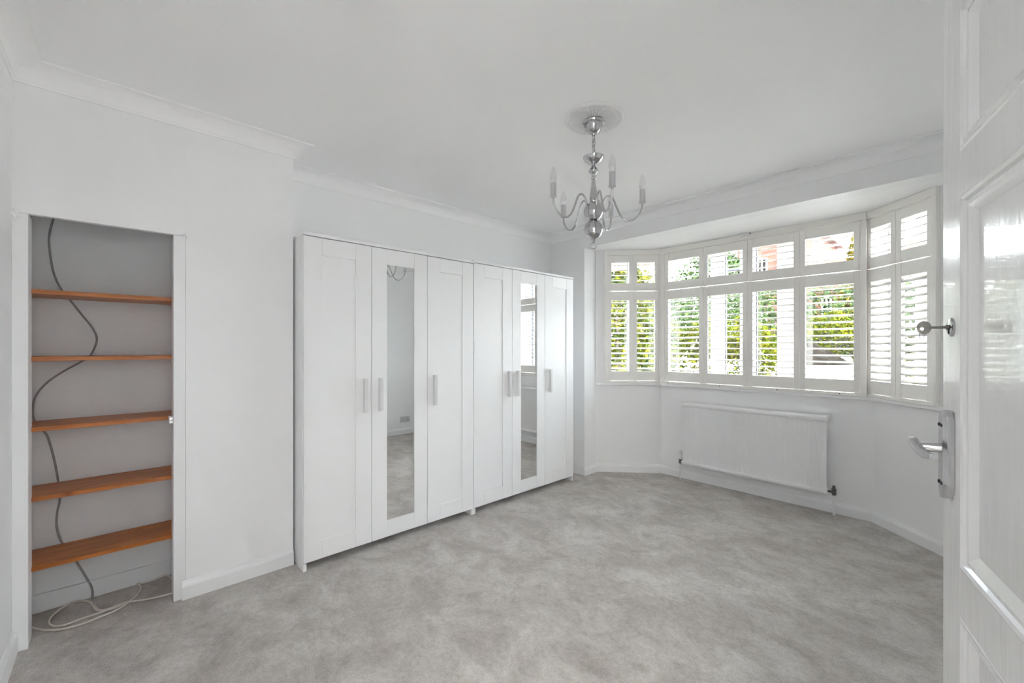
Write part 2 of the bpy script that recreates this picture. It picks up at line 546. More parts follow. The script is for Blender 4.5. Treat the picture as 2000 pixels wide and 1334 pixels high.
# joint line between panel and boxed out wall, patches of filler where hinges were
for y, z, s, lab in ((-0.308, 1.800, 0.013, 'left'), (0.241, 1.802, 0.008, 'right')):
    bm = B()
    bmesh.ops.create_icosphere(bm, subdivisions=3, radius=s)
    for v in bm.verts:
        k = 1 + 0.35 * math.sin(v.co.y * 400 + v.co.z * 300)
        v.co = Vector((v.co.x * 0.35 * k, v.co.y * k, v.co.z * 1.5 * k))
    move(bm, (XC + 0.002, y, z))
    obj('filler_lump', bm, WALL, smooth=True, label='rough painted filler lump at the %s top corner of the alcove' % lab, cat='filler')
bm = bx(XC, XC + 0.0012, 0.2435, 0.2475, 0.09, 2.34)
obj('trim_5', bm, WALL, label='thin painted joint line right of the alcove', cat='trim', kind='structure')

# ------------------------------------------------------------------ windows
def louvre_mesh(length, wdt=0.060, th=0.0095, n=10):
    bm = B()
    lo, hi = [], []
    for i in range(n):
        a = 2 * math.pi * i / n
        y, z = wdt / 2 * math.cos(a), th / 2 * math.sin(a)
        lo.append(bm.verts.new((-length / 2, y, z))); hi.append(bm.verts.new((length / 2, y, z)))
    bm.faces.new(lo); bm.faces.new(hi[::-1])
    for i in range(n):
        bm.faces.new((lo[i], hi[i], hi[(i + 1) % n], lo[(i + 1) % n]))
    bmesh.ops.recalc_face_normals(bm, faces=bm.faces)
    me = bpy.data.meshes.new('louvre')
    bm.to_mesh(me); bm.free()
    for p in me.polygons: p.use_smooth = len(p.vertices) == 4
    me.materials.append(SHUT)
    return me
LM = {}
def shutter(w, u0, u1, z0, z1, a0, a1, n, tilt, label, hinge=None):
    org, ang = w
    c, s = math.cos(ang), math.sin(ang)
    um = (u0 + u1) / 2
    r = thing('shutter_leaf', (org.x + um * c, org.y + um * s, z0), ang, label, 'shutter', 'plantation shutter leaves in the bay')
    hw, h, st, t = (u1 - u0) / 2 - 0.0012, z1 - z0, 0.038, 0.014
    for sgn in (-1, 1):
        x0, x1 = sorted((sgn * hw, sgn * (hw - st)))
        obj('stile', bx(x0, x1, -t, t, 0, h), SHUT, r, local=True, bevel=0.002)
    iw = hw - st
    obj('bottom_rail', bx(-iw, iw, -t + 0.001, t - 0.001, 0.0015, a0 - z0), SHUT, r, local=True, bevel=0.0015)
    obj('top_rail', bx(-iw, iw, -t + 0.001, t - 0.001, a1 - z0, h - 0.0015), SHUT, r, local=True, bevel=0.0015)
    L = round(2 * iw - 0.003, 4)
    if L not in LM: LM[L] = louvre_mesh(L)
    pitch = (a1 - a0) / n
    for i in range(n):
        o = bpy.data.objects.new('louvre', LM[L])
        col.objects.link(o)
        o.parent = r
        o.location = (0, 0.004, a0 - z0 + pitch * (i + 0.5))
        o.rotation_euler = (math.radians(tilt + rnd.uniform(-0.8, 0.8)), 0, 0)
    if hinge:
        for zz in (0.10, h - 0.10) if h > 0.5 else (0.06, h - 0.06):
            bm = B()
            tube(bm, [(hinge * (hw + 0.001), -t - 0.003, zz - 0.028), (hinge * (hw + 0.001), -t - 0.003, zz + 0.028)], 0.0042, 8)
            obj('hinge', bm, SHUT, r, local=True)
    return r
LOW = (0.918, 1.8085, 1.012, 1.718, 14)
UPP = (1.8115, 2.168, 1.890, 2.095, 4)
FU = [0.040 + 0.375 * i for i in range(5)]
names = [('first', 'beside the left corner'), ('second', 'left of the middle'), ('third', 'right of the middle'), ('fourth', 'beside the right corner')]
ltilt = [16, 4, 4, 4]
for i in range(4):
    hg = (-1, None, None, 1)[i]
    shutter(WF, FU[i], FU[i + 1], *LOW, ltilt[i], 'tall lower shutter leaf of the front window, %s from the left, %s' % names[i], hg)
    shutter(WF, FU[i], FU[i + 1], *UPP, 9, 'short upper shutter leaf of the front window, %s from the left, %s' % names[i], hg)
LU = [0.103, 0.3545, 0.606]
for i, nm in enumerate(('outer', 'inner')):
    hg = (-1, 1)[i]
    shutter(WL, LU[i], LU[i + 1], *LOW, 13, 'tall lower shutter leaf on the left angled window, %s of the pair' % nm, hg)
    shutter(WL, LU[i], LU[i + 1], *UPP, 10, 'short upper shutter leaf on the left angled window, %s of the pair' % nm, hg)
RU = [-0.030 + 0.001, 0.206, 0.457]
for i, nm in enumerate(('inner', 'outer')):
    hg = (None, 1)[i]
    shutter(WR, RU[i], RU[i + 1], *LOW, 41, 'tall lower shutter leaf with tilted slats on the right angled window, %s of the pair' % nm, hg)
    shutter(WR, RU[i], RU[i + 1], *UPP, 14, 'short upper shutter leaf on the right angled window, %s of the pair' % nm, hg)

def shutter_frame(w, u0, u1, p0, p1, label, dots=()):
    org, ang = w
    r = thing('shutter_surround', (org.x, org.y, 0.894), ang, label, 'shutter surround', 'shutter surrounds in the bay')
    z = 0.894
    def part(nm, x0, x1, za, zb, v0=-0.026, v1=0.045):
        obj(nm, bx(x0, x1, v0, v1, za - z, zb - z), SHUT, r, local=True, bevel=0.002)
    part('bottom_rail', u0, u1, 0.8945, 0.9165)
    part('head_rail', u0, u1, 2.1695, 2.2200)
    part('post', u0, p0, 0.917, 2.169)
    part('post', p1, u1, 0.917, 2.169)
    for d in dots:
        bm = B(); lathe(bm, [(0, 0), (0.004, 0), (0.004, 0.002), (0, 0.002)], 10)
        rot90(bm, 'X', 90); move(bm, (d, -0.0262, 0.012))
        obj('screw', bm, BLACK, r, local=True)
    return r
shutter_frame(WL, 0.072, 0.618, 0.102, 0.607, 'ivory shutter frame around the left angled window')
shutter_frame(WF, 0.002, 1.575, 0.039, 1.541, 'wide ivory shutter frame around the front window', (0.085, 0.565, 1.015, 1.42))
shutter_frame(WR, -0.052, 0.486, -0.030, 0.458, 'ivory shutter frame around the right angled window')

def window(name, w, u0, u1, mulls, label, trans=1.80, v=0.115):
    org, ang = w
    r = thing(name, (org.x, org.y, ZSILL + 0.024), ang, label, 'window', kind='structure')
    z = ZSILL + 0.024
    H = ZS - z
    a, b = v - 0.03, v + 0.03
    obj('frame', bx(u0, u1, a, b, 0, 0.05), UPVC, r, local=True, bevel=0.004)
    obj('frame', bx(u0, u1, a, b, H - 0.05, H), UPVC, r, local=True, bevel=0.004)
    obj('frame', bx(u0, u0 + 0.05, a, b, 0.0505, H - 0.0505), UPVC, r, local=True, bevel=0.004)
    obj('frame', bx(u1 - 0.05, u1, a, b, 0.0505, H - 0.0505), UPVC, r, local=True, bevel=0.004)
    edges = [u0 + 0.05] + [m for q in mulls for m in q] + [u1 - 0.05]
    for m0, m1 in mulls:
        obj('mullion', bx(m0, m1, a - 0.004, b, 0.0505, H - 0.0505), UPVC, r, local=True, bevel=0.005)
    tz = trans - z
    for i in range(0, len(edges), 2):
        e0, e1 = edges[i] + 0.0005, edges[i + 1] - 0.0005
        obj('transom', bx(e0, e1, a, b, tz - 0.035, tz + 0.035), UPVC, r, local=True, bevel=0.004)
        for za, zb in ((0.0505, tz - 0.0355), (tz + 0.0355, H - 0.0505)):
            p = obj('pane', bx(e0, e1, v - 0.003, v + 0.003, za, zb), PANE, r, local=True)
            bm = B()
            box(bm, e0, e0 + 0.007, v - 0.012, v + 0.012, za, zb)
            box(bm, e1 - 0.007, e1, v - 0.012, v + 0.012, za, zb)
            box(bm, e0 + 0.007, e1 - 0.007, v - 0.012, v + 0.012, za, za + 0.006)
            box(bm, e0 + 0.007, e1 - 0.007, v - 0.012, v + 0.012, zb - 0.006, zb)
            obj('gasket', bm, GASK, r, local=True)
    return r
def fu(x): return x + 2.055
window('window_1', WL, 0.03, 0.66, [(0.33, 0.38)], 'white double glazed left angled window of the bay')
wf = window('window_2', WF, -0.03, 1.63, [(fu(-1.61), fu(-1.49)), (fu(-1.36), fu(-1.235)), (fu(-1.07), fu(-0.885))], 'wide white front window of the bay behind the shutters')
window('window_3', WR, -0.03, 0.62, [(0.24, 0.33)], 'white double glazed right angled window of the bay')
for ux, zz in ((fu(-1.63) + 0.10, 1.50), (fu(-1.0), 1.53)):
    bm = B()
    box(bm, ux - 0.012, ux + 0.012, 0.068, 0.082, zz - 0.894 - 0.03, zz - 0.894 + 0.03)
    box(bm, ux - 0.009, ux + 0.009, 0.050, 0.068, zz - 0.894 - 0.10, zz - 0.894 + 0.02)
    obj('window_handle', bm, PLAST, wf, local=True, bevel=0.003)
# corner posts of the bay glazing
obj('trim_6', prism(B(), [(-2.062, 3.985), (-2.02, 3.985), (-2.04, 4.10), (-2.17, 4.10), (-2.11, 3.97)], ZSILL + 0.024, ZS), UPVC, label='white corner post between left and front bay windows', cat='trim', kind='structure')
obj('trim_7', prism(B(), [(-0.448, 3.985), (-0.49, 3.985), (-0.47, 4.10), (-0.34, 4.10), (-0.40, 3.97)], ZSILL + 0.024, ZS), UPVC, label='white corner post between front and right bay windows', cat='trim', kind='structure')
# small white contact sensor on top of the front shutter frame
r = thing('window_sensor', (-1.268, 3.905, 2.201), 0, 'small white alarm sensor on the shutter frame under the soffit', 'sensor')
obj('case', bx(-0.045, 0.030, -0.022, 0.0, 0.0, 0.0185), PLAST, r, local=True, bevel=0.003)
bm = lathe(B(), [(0, 0), (0.0045, 0), (0.0045, 0.003), (0, 0.003)], 12); rot90(bm, 'X', 90); move(bm, (0.036, -0.014, 0.009))
obj('button', bm, BLACK, r, local=True)

# ------------------------------------------------------------------ radiator
r = thing('radiator', (-1.25, 3.90, 0.155), 0, 'white panel radiator under the front window', 'radiator')
RX0, RX1, RZ0, RZ1, RY = -1.803, -0.702, 0.156, 0.733, 3.850
bm = B()
nf = 64
pts = []
for i in range(nf * 4 + 1):
    x = RX0 + (RX1 - RX0) * i / (nf * 4)
    pts.append((x, RY + 0.0065 - 0.0016 * (1 if (i % 4) in (1, 2) else 0)))
poly = pts + [(RX1, RY + 0.016), (RX0, RY + 0.016)]
prism(bm, poly, RZ0 + 0.036, RZ1 - 0.038)
obj('panel', bm, RADM, r)
def roll(z0, z1, f=0.0):
    b2 = B()
    pr = []
    h = z1 - z0
    for i in range(9):
        a = -math.pi / 2 + math.pi * i / 8
        pr.append((RY + 0.012 - f - 0.012 * math.cos(a), (z0 + z1) / 2 + h / 2 * math.sin(a)))
    lo = [b2.verts.new((RX0 - 0.002, y, z)) for y, z in pr + [(RY + 0.09, z1), (RY + 0.09, z0)]]
    hi = [b2.verts.new((RX1 + 0.002, y, z)) for y, z in pr + [(RY + 0.09, z1), (RY + 0.09, z0)]]
    b2.faces.new(lo); b2.faces.new(hi[::-1])
    for i in range(len(lo)):
        b2.faces.new((lo[i], hi[i], hi[(i + 1) % len(lo)], lo[(i + 1) % len(lo)]))
    return b2
obj('top_cover', roll(RZ1 - 0.038, RZ1, 0.006), RADM, r)
obj('bottom_channel', roll(RZ0, RZ0 + 0.036, 0.008), RADM, r)
obj('rear_panel', bx(RX0 + 0.01, RX1 - 0.01, RY + 0.066, RY + 0.082, RZ0 + 0.036, RZ1 - 0.038), RADM, r)
for s, x in ((-1, RX0 - 0.036), (1, RX1 + 0.038)):
    y = RY + 0.045
    v = obj('valve', tube(B(), [(x, y, 0.150), (x, y, 0.165), (x, y, 0.185), (x, y, 0.196)], [0.012, 0.016, 0.014, 0.017], 12), BRASS, r, smooth='angle')
    obj('union', tube(B(), [(x, y, 0.172), (x - s * 0.036, y, 0.172)], 0.008, 10), BRASS, v, smooth='angle')
    obj('pipe', tube(B(), [(x, y, 0.0), (x, y, 0.150)], 0.0075, 10), PLAST, r, smooth='angle')
    if s < 0:
        bm = lathe(B(), [(0, 0), (0.022, 0), (0.025, 0.012), (0.024, 0.034), (0.019, 0.066), (0.014, 0.072), (0, 0.072)], 16, (x, y, 0.196))
        obj('thermostat_head', bm, PLAST, v, smooth='angle')
    else:
        bm = lathe(B(), [(0, 0), (0.010, 0), (0.010, 0.02), (0.004, 0.026), (0, 0.026)], 8, (x, y, 0.196))
        obj('spindle_cap', bm, BRASS, v)

# ------------------------------------------------------------------ wardrobes
FX = -2.504        # face of the doors
def wardrobe(y0, y1, lid, label):
    r = thing('wardrobe', ((FX - 0.24), (y0 + y1) / 2, 0), 0, label, 'wardrobe', 'white three door wardrobes')
    back, t = FX - 0.475, 0.018
    bf = FX - 0.020
    for ya, yb in ((y0, y0 + t), (y1 - t, y1)):
        obj('side_panel', bx(back, bf, ya, yb, 0.0, lid - 0.018), FOIL, r, bevel=0.001)
        # foot of the side panel that shows below the door
        obj('foot', bx(bf + 0.0002, FX - 0.004, ya + 0.0005, yb - 0.0005, 0.0, 0.040), FOIL, r)
    obj('top', bx(back, FX - 0.002, y0 - 0.001, y1 + 0.001, lid - 0.018, lid), FOIL, r, bevel=0.0015)
    obj('bottom', bx(back, bf - 0.03, y0 + t, y1 - t, 0.05, 0.066), FOIL, r)
    obj('back', bx(back, back + 0.004, y0 + t, y1 - t, 0.05, lid - 0.02), FOILD, r)
    w = (y1 - y0) / 3
    for k in range(2):
        yy = y0 + w * (k + 1)
        obj('divider', bx(back + 0.004, bf - 0.004, yy - 0.008, yy + 0.008, 0.066, lid - 0.02), FOILD, r)
    zb, zt = 0.046, lid - 0.0235
    for k in range(3):
        ya, yb = y0 + w * k + 0.002, y0 + w * (k + 1) - 0.002
        st, ra, rb = 0.099, 0.099, 0.103
        bm = B()
        box(bm, bf + 0.001, FX, ya, ya + st, zb, zt)
        box(bm, bf + 0.001, FX, yb - st, yb, zb, zt)
        box(bm, bf + 0.001, FX - 0.0003, ya + st + 0.0004, yb - st - 0.0004, zt - ra, zt)
        box(bm, bf + 0.001, FX - 0.0003, ya + st + 0.0004, yb - st - 0.0004, zb, zb + rb)
        d = obj('door', bm, FOIL, r, bevel=0.0008, bseg=1)
        mid = k == 1
        obj('mirror' if mid else 'panel', bx(bf + 0.001, FX - (0.0055 if mid else 0.0075), ya + st - 0.002, yb - st + 0.002, zb + rb - 0.002, zt - ra + 0.002),
            MIRROR if mid else FOIL, d, label='tall narrow mirror let into the middle door' if mid else None)
        hy = {0: yb - 0.047, 1: ya + 0.047, 2: ya + 0.047}[k]
        bm = B()
        box(bm, FX, FX + 0.010, hy - 0.006, hy + 0.006, 0.868, 0.884)
        box(bm, FX, FX + 0.010, hy - 0.006, hy + 0.006, 1.030, 1.046)
        box(bm, FX + 0.010, FX + 0.036, hy - 0.011, hy + 0.011, 0.855, 1.060)
        obj('handle', bm, HANDLE, d, bevel=0.0015)
    return r
wardrobe(0.750, 1.940, 1.898, 'white three door wardrobe beside the boxed out wall, nearer of the pair')
wardrobe(1.9425, 3.121, 1.906, 'white three door wardrobe next to the bay, farther of the pair')

# ------------------------------------------------------------------ alcove shelves and cable
SF = -2.735
for i, (zt, lab) in enumerate(((1.503, 'topmost orange pine shelf in the alcove'), (1.211, 'second orange pine shelf from the top of the alcove'),
                               (0.906, 'middle orange pine shelf in the alcove'), (0.604, 'fourth orange pine shelf from the top of the alcove'),
                               (0.304, 'lowest orange pine shelf in the alcove, with dark marks'))):
    o = obj('shelf', bx(-2.972, SF, YN + 0.002, 0.2445, zt - 0.020, zt), PINE, bevel=0.0015, label=lab, cat='shelf', group='pine shelves in the alcove')
    # bearers
    for ya, yb in ((YN + 0.002, YN + 0.016), (0.2305, 0.2445)):
        bm = bx(-2.95, SF - 0.03, ya, yb, zt - 0.052, zt - 0.0205)
        obj('bearer', bm, ALCOVE, o)
# magnetic door catch on the jamb
r = thing('door_catch', (XC - 0.03, AY1 - 0.008, 0.876), 0, 'small white plastic door catch on the jamb by the middle shelf', 'door catch')
obj('case', bx(-0.022, 0.028, -0.008, 0.0078, 0.0, 0.034), PLAST, r, local=True, bevel=0.002)
obj('plate', bx(0.0282, 0.030, -0.006, 0.006, 0.006, 0.013), STEEL, r, local=True)
obj('plate', bx(0.0282, 0.030, -0.006, 0.006, 0.021, 0.028), STEEL, r, local=True)

def pix(x, y, X=None, Z=None):
    """pixel of the 2000 x 1334 photograph to a point on a plane x = X or z = Z of the room"""
    s, c = math.sin(YAW), math.cos(YAW)
    k = (x - 1000) / FPX
    d = Vector((-s + c * k, c + s * k, (HY - y) / FPX))
    t = X / d.x if X is not None else (Z - CZ) / d.z
    return Vector((d.x * t, d.y * t, CZ + d.z * t))
wp = [(112, 400), (105, 424), (97, 455), (96, 480), (104, 530), (118, 562), (137, 586), (160, 615), (180, 640), (189, 662), (182, 685), (172, 698),
      (158, 707), (130, 722), (95, 745), (72, 770), (64, 795), (66, 820), (80, 838), (92, 852), (104, 890), (112, 930), (117, 975), (112, 1000), (111, 1030),
      (120, 1058), (136, 1080), (150, 1098), (170, 1130), (180, 1155)]
P = [pix(x, y, X=-2.979) for x, y in wp]
fl = [(183, 1182), (196, 1192), (225, 1187), (262, 1168), (276, 1148), (268, 1138), (275, 1122), (300, 1112), (325, 1120), (345, 1140), (352, 1152), (330, 1160),
      (290, 1170), (240, 1178), (200, 1195), (160, 1208), (120, 1222), (98, 1220), (100, 1205), (125, 1185), (150, 1174), (175, 1176), (190, 1192), (215, 1188), (250, 1176),
      (230, 1190), (195, 1205), (150, 1222), (110, 1230), (75, 1229), (50, 1220)]
Pf = [pix(x, y, Z=0.006 + 0.003 * (i % 3)) for i, (x, y) in enumerate(fl)]
for p in Pf: p.x = max(p.x, -2.955); p.y = min(p.y, 0.235)
P[-1] = Vector((-2.962, P[-1].y, 0.05))
tail = pix(181, 1170, Z=0.010)
obj('hanging_cable', tube(B(), P + [tail], 0.0045, 6, smooth_n=6), CABLE_SHADED, smooth=True,
    label='cream cable hanging in curves behind the alcove shelves, its shade painted grey', cat='cable')
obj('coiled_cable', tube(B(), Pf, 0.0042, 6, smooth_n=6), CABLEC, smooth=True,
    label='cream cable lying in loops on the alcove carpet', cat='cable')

# ------------------------------------------------------------------ chandelier
CHX, CHY = -1.293, 1.775
ROSE_R = 0.150
bm = B()
seg, rr = 288, 30
rings = []
for j in range(rr + 1):
    q = j / rr
    R_ = ROSE_R * q
    ring = []
    for i in range(seg):
        a = 2 * math.pi * i / seg
        if q > 0.93: h = 0.004 + 0.010 * math.sin((1 - q) / 0.07 * math.pi / 2)
        elif q > 0.80: h = 0.010 + 0.0045 * math.sin(36 * a) * math.sin((q - 0.80) / 0.13 * math.pi)
        elif q > 0.74: h = 0.013
        elif q > 0.34: h = 0.012 + 0.0058 * math.cos(36 * a) * min(1, (q - 0.34) / 0.06) * min(1, (0.74 - q) / 0.04)
        else: h = 0.016
        ring.append(bm.verts.new((CHX + R_ * math.cos(a), CHY + R_ * math.sin(a), ZC - h)) if j else None)
    rings.append(ring)
c0 = bm.verts.new((CHX, CHY, ZC - 0.016))
for j in range(rr):
    for i in range(seg):
        k = (i + 1) % seg
        if j == 0: bm.faces.new((c0, rings[1][i], rings[1][k]))
        else: bm.faces.new((rings[j][i], rings[j + 1][i], rings[j + 1][k], rings[j][k]))
top = [bm.verts.new((v.co.x, v.co.y, ZC)) for v in rings[rr]]
for i in range(seg):
    k = (i + 1) % seg
    bm.faces.new((rings[rr][i], top[i], top[k], rings[rr][k]))
obj('ceiling_rose', bm, PLASTER, smooth=True, label='round fluted plaster ceiling rose above the chandelier', cat='ceiling rose')

r = thing('chandelier', (CHX, CHY, 1.766), 0, 'five arm chrome chandelier with candle bulbs', 'chandelier')
CC = (CHX, CHY, 0)
def part(nm, prof, m=CHROME, segs=32, parent=r):
    return obj(nm, lathe(B(), prof, segs, CC), m, parent, smooth='angle')
part('canopy', [(0, 2.404), (0.053, 2.404), (0.056, 2.398), (0.052, 2.390), (0.046, 2.388), (0.042, 2.372), (0.034, 2.356), (0.022, 2.345), (0.012, 2.341), (0.008, 2.332), (0, 2.332)])
# beaded edge of the canopy
bm = B()
for i in range(24):
    a = 2 * math.pi * i / 24
    b2 = bmesh.ops.create_icosphere(bm, subdivisions=1, radius=0.0048, matrix=Matrix.Translation((CHX + 0.049 * math.cos(a), CHY + 0.049 * math.sin(a), 2.390)))
obj('canopy_beading', bm, CHROME, r, smooth=True)
# chain links
z = 2.336
for i in range(4):
    hl = 0.020
    pts = []
    for k in range(20):
        a = 2 * math.pi * k / 20
        u, w = 0.0075 * math.cos(a), hl * math.sin(a)
        pts.append((CHX + (u if i % 2 else u * 0.3), CHY + (u * 0.3 if i % 2 else u), z - hl + 0.003 + w))
    obj('chain_link', tube(B(), pts, 0.0020, 6, closed=True), CHROME, r, smooth=True)
    z -= 0.0265
obj('supply_cord', tube(B(), [(CHX + 0.004, CHY, 2.335), (CHX - 0.005, CHY + 0.003, 2.30), (CHX + 0.005, CHY, 2.265), (CHX, CHY, 2.226)], 0.0022, 6, smooth_n=4), STEEL, r, smooth=True)
part('dish', [(0, 2.226), (0.004, 2.226), (0.005, 2.214), (0.020, 2.213), (0.050, 2.224), (0.0535, 2.2225), (0.052, 2.216), (0.044, 2.203), (0.028, 2.191), (0.014, 2.185), (0.009, 2.180), (0, 2.180)])
part('knop', [(0, 2.181), (0.008, 2.180), (0.011, 2.176), (0.012, 2.170), (0.021, 2.161), (0.0255, 2.152), (0.0245, 2.146), (0.017, 2.138), (0.012, 2.132), (0.009, 2.126), (0.013, 2.122), (0.0155, 2.115), (0.013, 2.108), (0.009, 2.105), (0, 2.105)])
part('baluster', [(0, 2.106), (0.010, 2.105), (0.0115, 2.085), (0.015, 2.060), (0.0195, 2.030), (0.0210, 2.010), (0.0205, 1.992), (0.017, 1.984), (0.013, 1.980), (0.013, 1.974), (0, 1.974)])
def ball(nm, zc, rad):
    return part(nm, [(0.0 if abs(math.cos(a)) < 1e-6 else rad * math.cos(a), zc + rad * math.sin(a)) for a in [math.radians(-90 + 180 * i / 20) for i in range(21)]], CHROME, 40)
ball('hub', 1.945, 0.0500)
part('collar', [(0, 1.908), (0.018, 1.908), (0.018, 1.886), (0, 1.886)], BLACK)
ball('lower_ball', 1.852, 0.0490)
part('finial', [(0, 1.806), (0.009, 1.806), (0.010, 1.800), (0.0065, 1.797), (0.0065, 1.786), (0.004, 1.783), (0, 1.783)])
pts = [(CHX + 0.0155 * math.cos(YAW) * math.cos(a), CHY + 0.0155 * math.sin(YAW) * math.cos(a), 1.770 + 0.0155 * math.sin(a)) for a in [2 * math.pi * k / 28 for k in range(28)]]
obj('pull_ring', tube(B(), pts, 0.0022, 6, closed=True), CHROME, r, smooth=True)
AR = 0.243
for adeg in (-153, -81, -6, 56, 122):
    a = math.radians(adeg) + YAW       # measured from the direction to the right in the picture
    ca, sa = math.cos(a), math.sin(a)
    def at(rad, z): return (CHX + rad * ca, CHY + rad * sa, z)
    arm = obj('arm', tube(B(), [at(0.040, 1.952), at(0.046, 1.985), at(0.058, 2.012), at(0.078, 2.022), at(0.098, 2.006), at(0.116, 1.962), at(0.136, 1.918), at(0.166, 1.893), at(0.200, 1.898), at(0.228, 1.924), at(0.241, 1.955), at(0.243, 1.980)], 0.0050, 10, smooth_n=6), CHROME, r, smooth=True)
    def sub(nm, prof, m):
        return obj(nm, lathe(B(), prof, 20, (CHX + AR * ca, CHY + AR * sa, 1.978)), m, arm, smooth='angle')
    sub('candle_sleeve', [(0, 0), (0.013, -0.001), (0.0175, 0.002), (0.0175, 0.006), (0.0145, 0.007), (0.0145, 0.068), (0, 0.068)], SLEEVE)
    sub('bulb_neck', [(0, 0.0685), (0.0125, 0.0685), (0.0150, 0.078), (0.0168, 0.088), (0, 0.088)], BULBN)
    sub('bulb', [(0.0165, 0.0885), (0.0172, 0.098), (0.0150, 0.114), (0.0105, 0.130), (0.0055, 0.143), (0.0015, 0.149), (0, 0.149)], BULB)

# ------------------------------------------------------------------ door beside the camera
DD = math.radians(15.27)
LEADX, LEADY, DW = -0.0305, 1.2432, 0.762
ddx, ddy = -math.sin(DD), math.cos(DD)
r = thing('door_1', (LEADX - DW * ddx, LEADY - DW * ddy, 0.0), math.pi / 2 + DD, 'open white gloss panelled door beside the camera', 'door', kind='structure')
DT = 0.040
def dpart(nm, s0, s1, z0, z1, y0=-DT, y1=0.0, bev=0.0015):
    # s = distance from the leading edge
    return obj(nm, bx(DW - s1, DW - s0, y0, y1, z0, z1), DOORP, r, local=True, bevel=bev)
ST, ZT = 0.094, 1.985
dpart('stile', 0, ST, 0.012, ZT)
dpart('stile', DW - ST, DW, 0.012, ZT)
for z0, z1 in ((0.012, 0.20), (0.747, 0.837), (1.535, 1.618), (1.885, ZT)):
    dpart('rail', ST, DW - ST, z0, z1, bev=0.0004)
for z0, z1 in ((0.20, 0.747), (0.837, 1.535), (1.618, 1.885)):
    dpart('panel', ST, DW - ST, z0, z1, -0.026, -0.014, 0)
    # bolection moulding round the panel
    pr = [(0, 0.0), (0.004, 0.0015), (0.010, -0.001), (0.014, -0.006), (0.024, -0.0035), (0.030, -0.007), (0.040, -0.0138), (0.0, -0.0138)]
    bm = B()
    x0, x1 = DW - (DW - ST), DW - ST
    lines = []
    for d, y in pr:
        lines.append([bm.verts.new(p) for p in ((x0 + d, y, z0 + d), (x1 - d, y, z0 + d), (x1 - d, y, z1 - d), (x0 + d, y, z1 - d))])
    for j in range(len(pr)):
        a, b = lines[j], lines[(j + 1) % len(pr)]
        for i in range(4):
            bm.faces.new((a[i], a[(i + 1) % 4], b[(i + 1) % 4], b[i]))
    obj('moulding', bm, DOORP, r, local=True)
# lever handle on a long back plate
HS = 0.047
bm = B()
hw, zb, zt = 0.0205, 0.953, 1.128
poly = [(-hw, zb + 0.030), (-hw * 0.55, zb + 0.004), (0, zb), (hw * 0.55, zb + 0.004), (hw, zb + 0.030), (hw, zt - 0.030), (hw * 0.80, zt - 0.012), (hw * 0.42, zt - 0.002), (0, zt), (-hw * 0.42, zt - 0.002), (-hw * 0.80, zt - 0.012), (-hw, zt - 0.030)]
lo = [bm.verts.new((DW - HS + x, 0.0, z)) for x, z in poly]
mi = [bm.verts.new((DW - HS + x, 0.010, z)) for x, z in poly]
hi = [bm.verts.new((DW - HS + x * 0.62, 0.0155, zb + (z - zb) * 0.975 + 0.002)) for x, z in poly]
bm.faces.new(lo); bm.faces.new(hi[::-1])
n = len(poly)
for a, b in ((lo, mi), (mi, hi)):
    for i in range(n): bm.faces.new((a[i], a[(i + 1) % n], b[(i + 1) % n], b[i]))
hd = obj('door_handle', bm, STEEL, r, local=True, bevel=0.0006, label='long chrome back plate of the lever handle')
for dx in (-0.008, 0.008):
    for zz in (0.984, 1.098):
        bm = lathe(B(), [(0, 0), (0.0032, 0), (0.0036, 0.0012), (0, 0.0016)], 10); rot90(bm, 'X', -90)
        move(bm, (DW - HS + dx, 0.0157, zz))
        bmw = bm
        bmesh.ops.transform(bmw, matrix=MW[r.name], verts=bmw.verts)
        obj('screw', bmw, BLACK, hd)
zl = 1.052
bm = tube(B(), [(DW - HS, 0.009, zl), (DW - HS, 0.016, zl), (DW - HS, 0.052, zl)], [0.0125, 0.0100, 0.0085], 14)
bmesh.ops.transform(bm, matrix=MW[r.name], verts=bm.verts)
obj('lever_neck', bm, STEEL, hd, smooth='angle')
bm = B()
# lever: flat bar turning towards the hinge side, with a dropped scroll end
path = [(-0.012, 0.054, 0.010, 0.0070), (0.0, 0.056, 0.009, 0.0080), (0.008, 0.056, 0.006, 0.0080), (0.026, 0.050, -0.007, 0.0080), (0.036, 0.045, -0.011, 0.0075), (0.050, 0.038, -0.010, 0.0060)]
rings = []
for s_, y_, z_, h_ in path:
    x = DW - HS - s_
    rings.append([bm.verts.new((x, y_ + a, zl + z_ + b * h_)) for a, b in ((-0.008, -0.75), (0.0, -0.9), (0.006, -0.7), (0.006, 0.7), (0.0, 0.9), (-0.008, 0.75))])
bm.faces.new(rings[0]); bm.faces.new(rings[-1][::-1])
for a, b in zip(rings, rings[1:]):
    for i in range(6): bm.faces.new((a[i], a[(i + 1) % 6], b[(i + 1) % 6], b[i]))
bmesh.ops.transform(bm, matrix=MW[r.name], verts=bm.verts)
obj('lever', bm, STEEL, hd, bevel=0.001)
# keyhole rosette
bm = lathe(B(), [(0, 0), (0.0185, 0), (0.0185, 0.002), (0.015, 0.0045), (0.006, 0.005), (0, 0.005)], 28); rot90(bm, 'X', -90)
KS, KZ = 0.052, 1.291
move(bm, (DW - KS, 0.0, KZ))
bmesh.ops.transform(bm, matrix=MW[r.name], verts=bm.verts)
esc = obj('escutcheon', bm, STEEL, r, smooth='angle')
bm = bx(DW - KS - 0.0014, DW - KS + 0.0014, 0.004, 0.0062, KZ - 0.013, KZ - 0.002)
bmesh.ops.transform(bm, matrix=MW[r.name], verts=bm.verts)
obj('keyhole', bm, BLACK, esc)
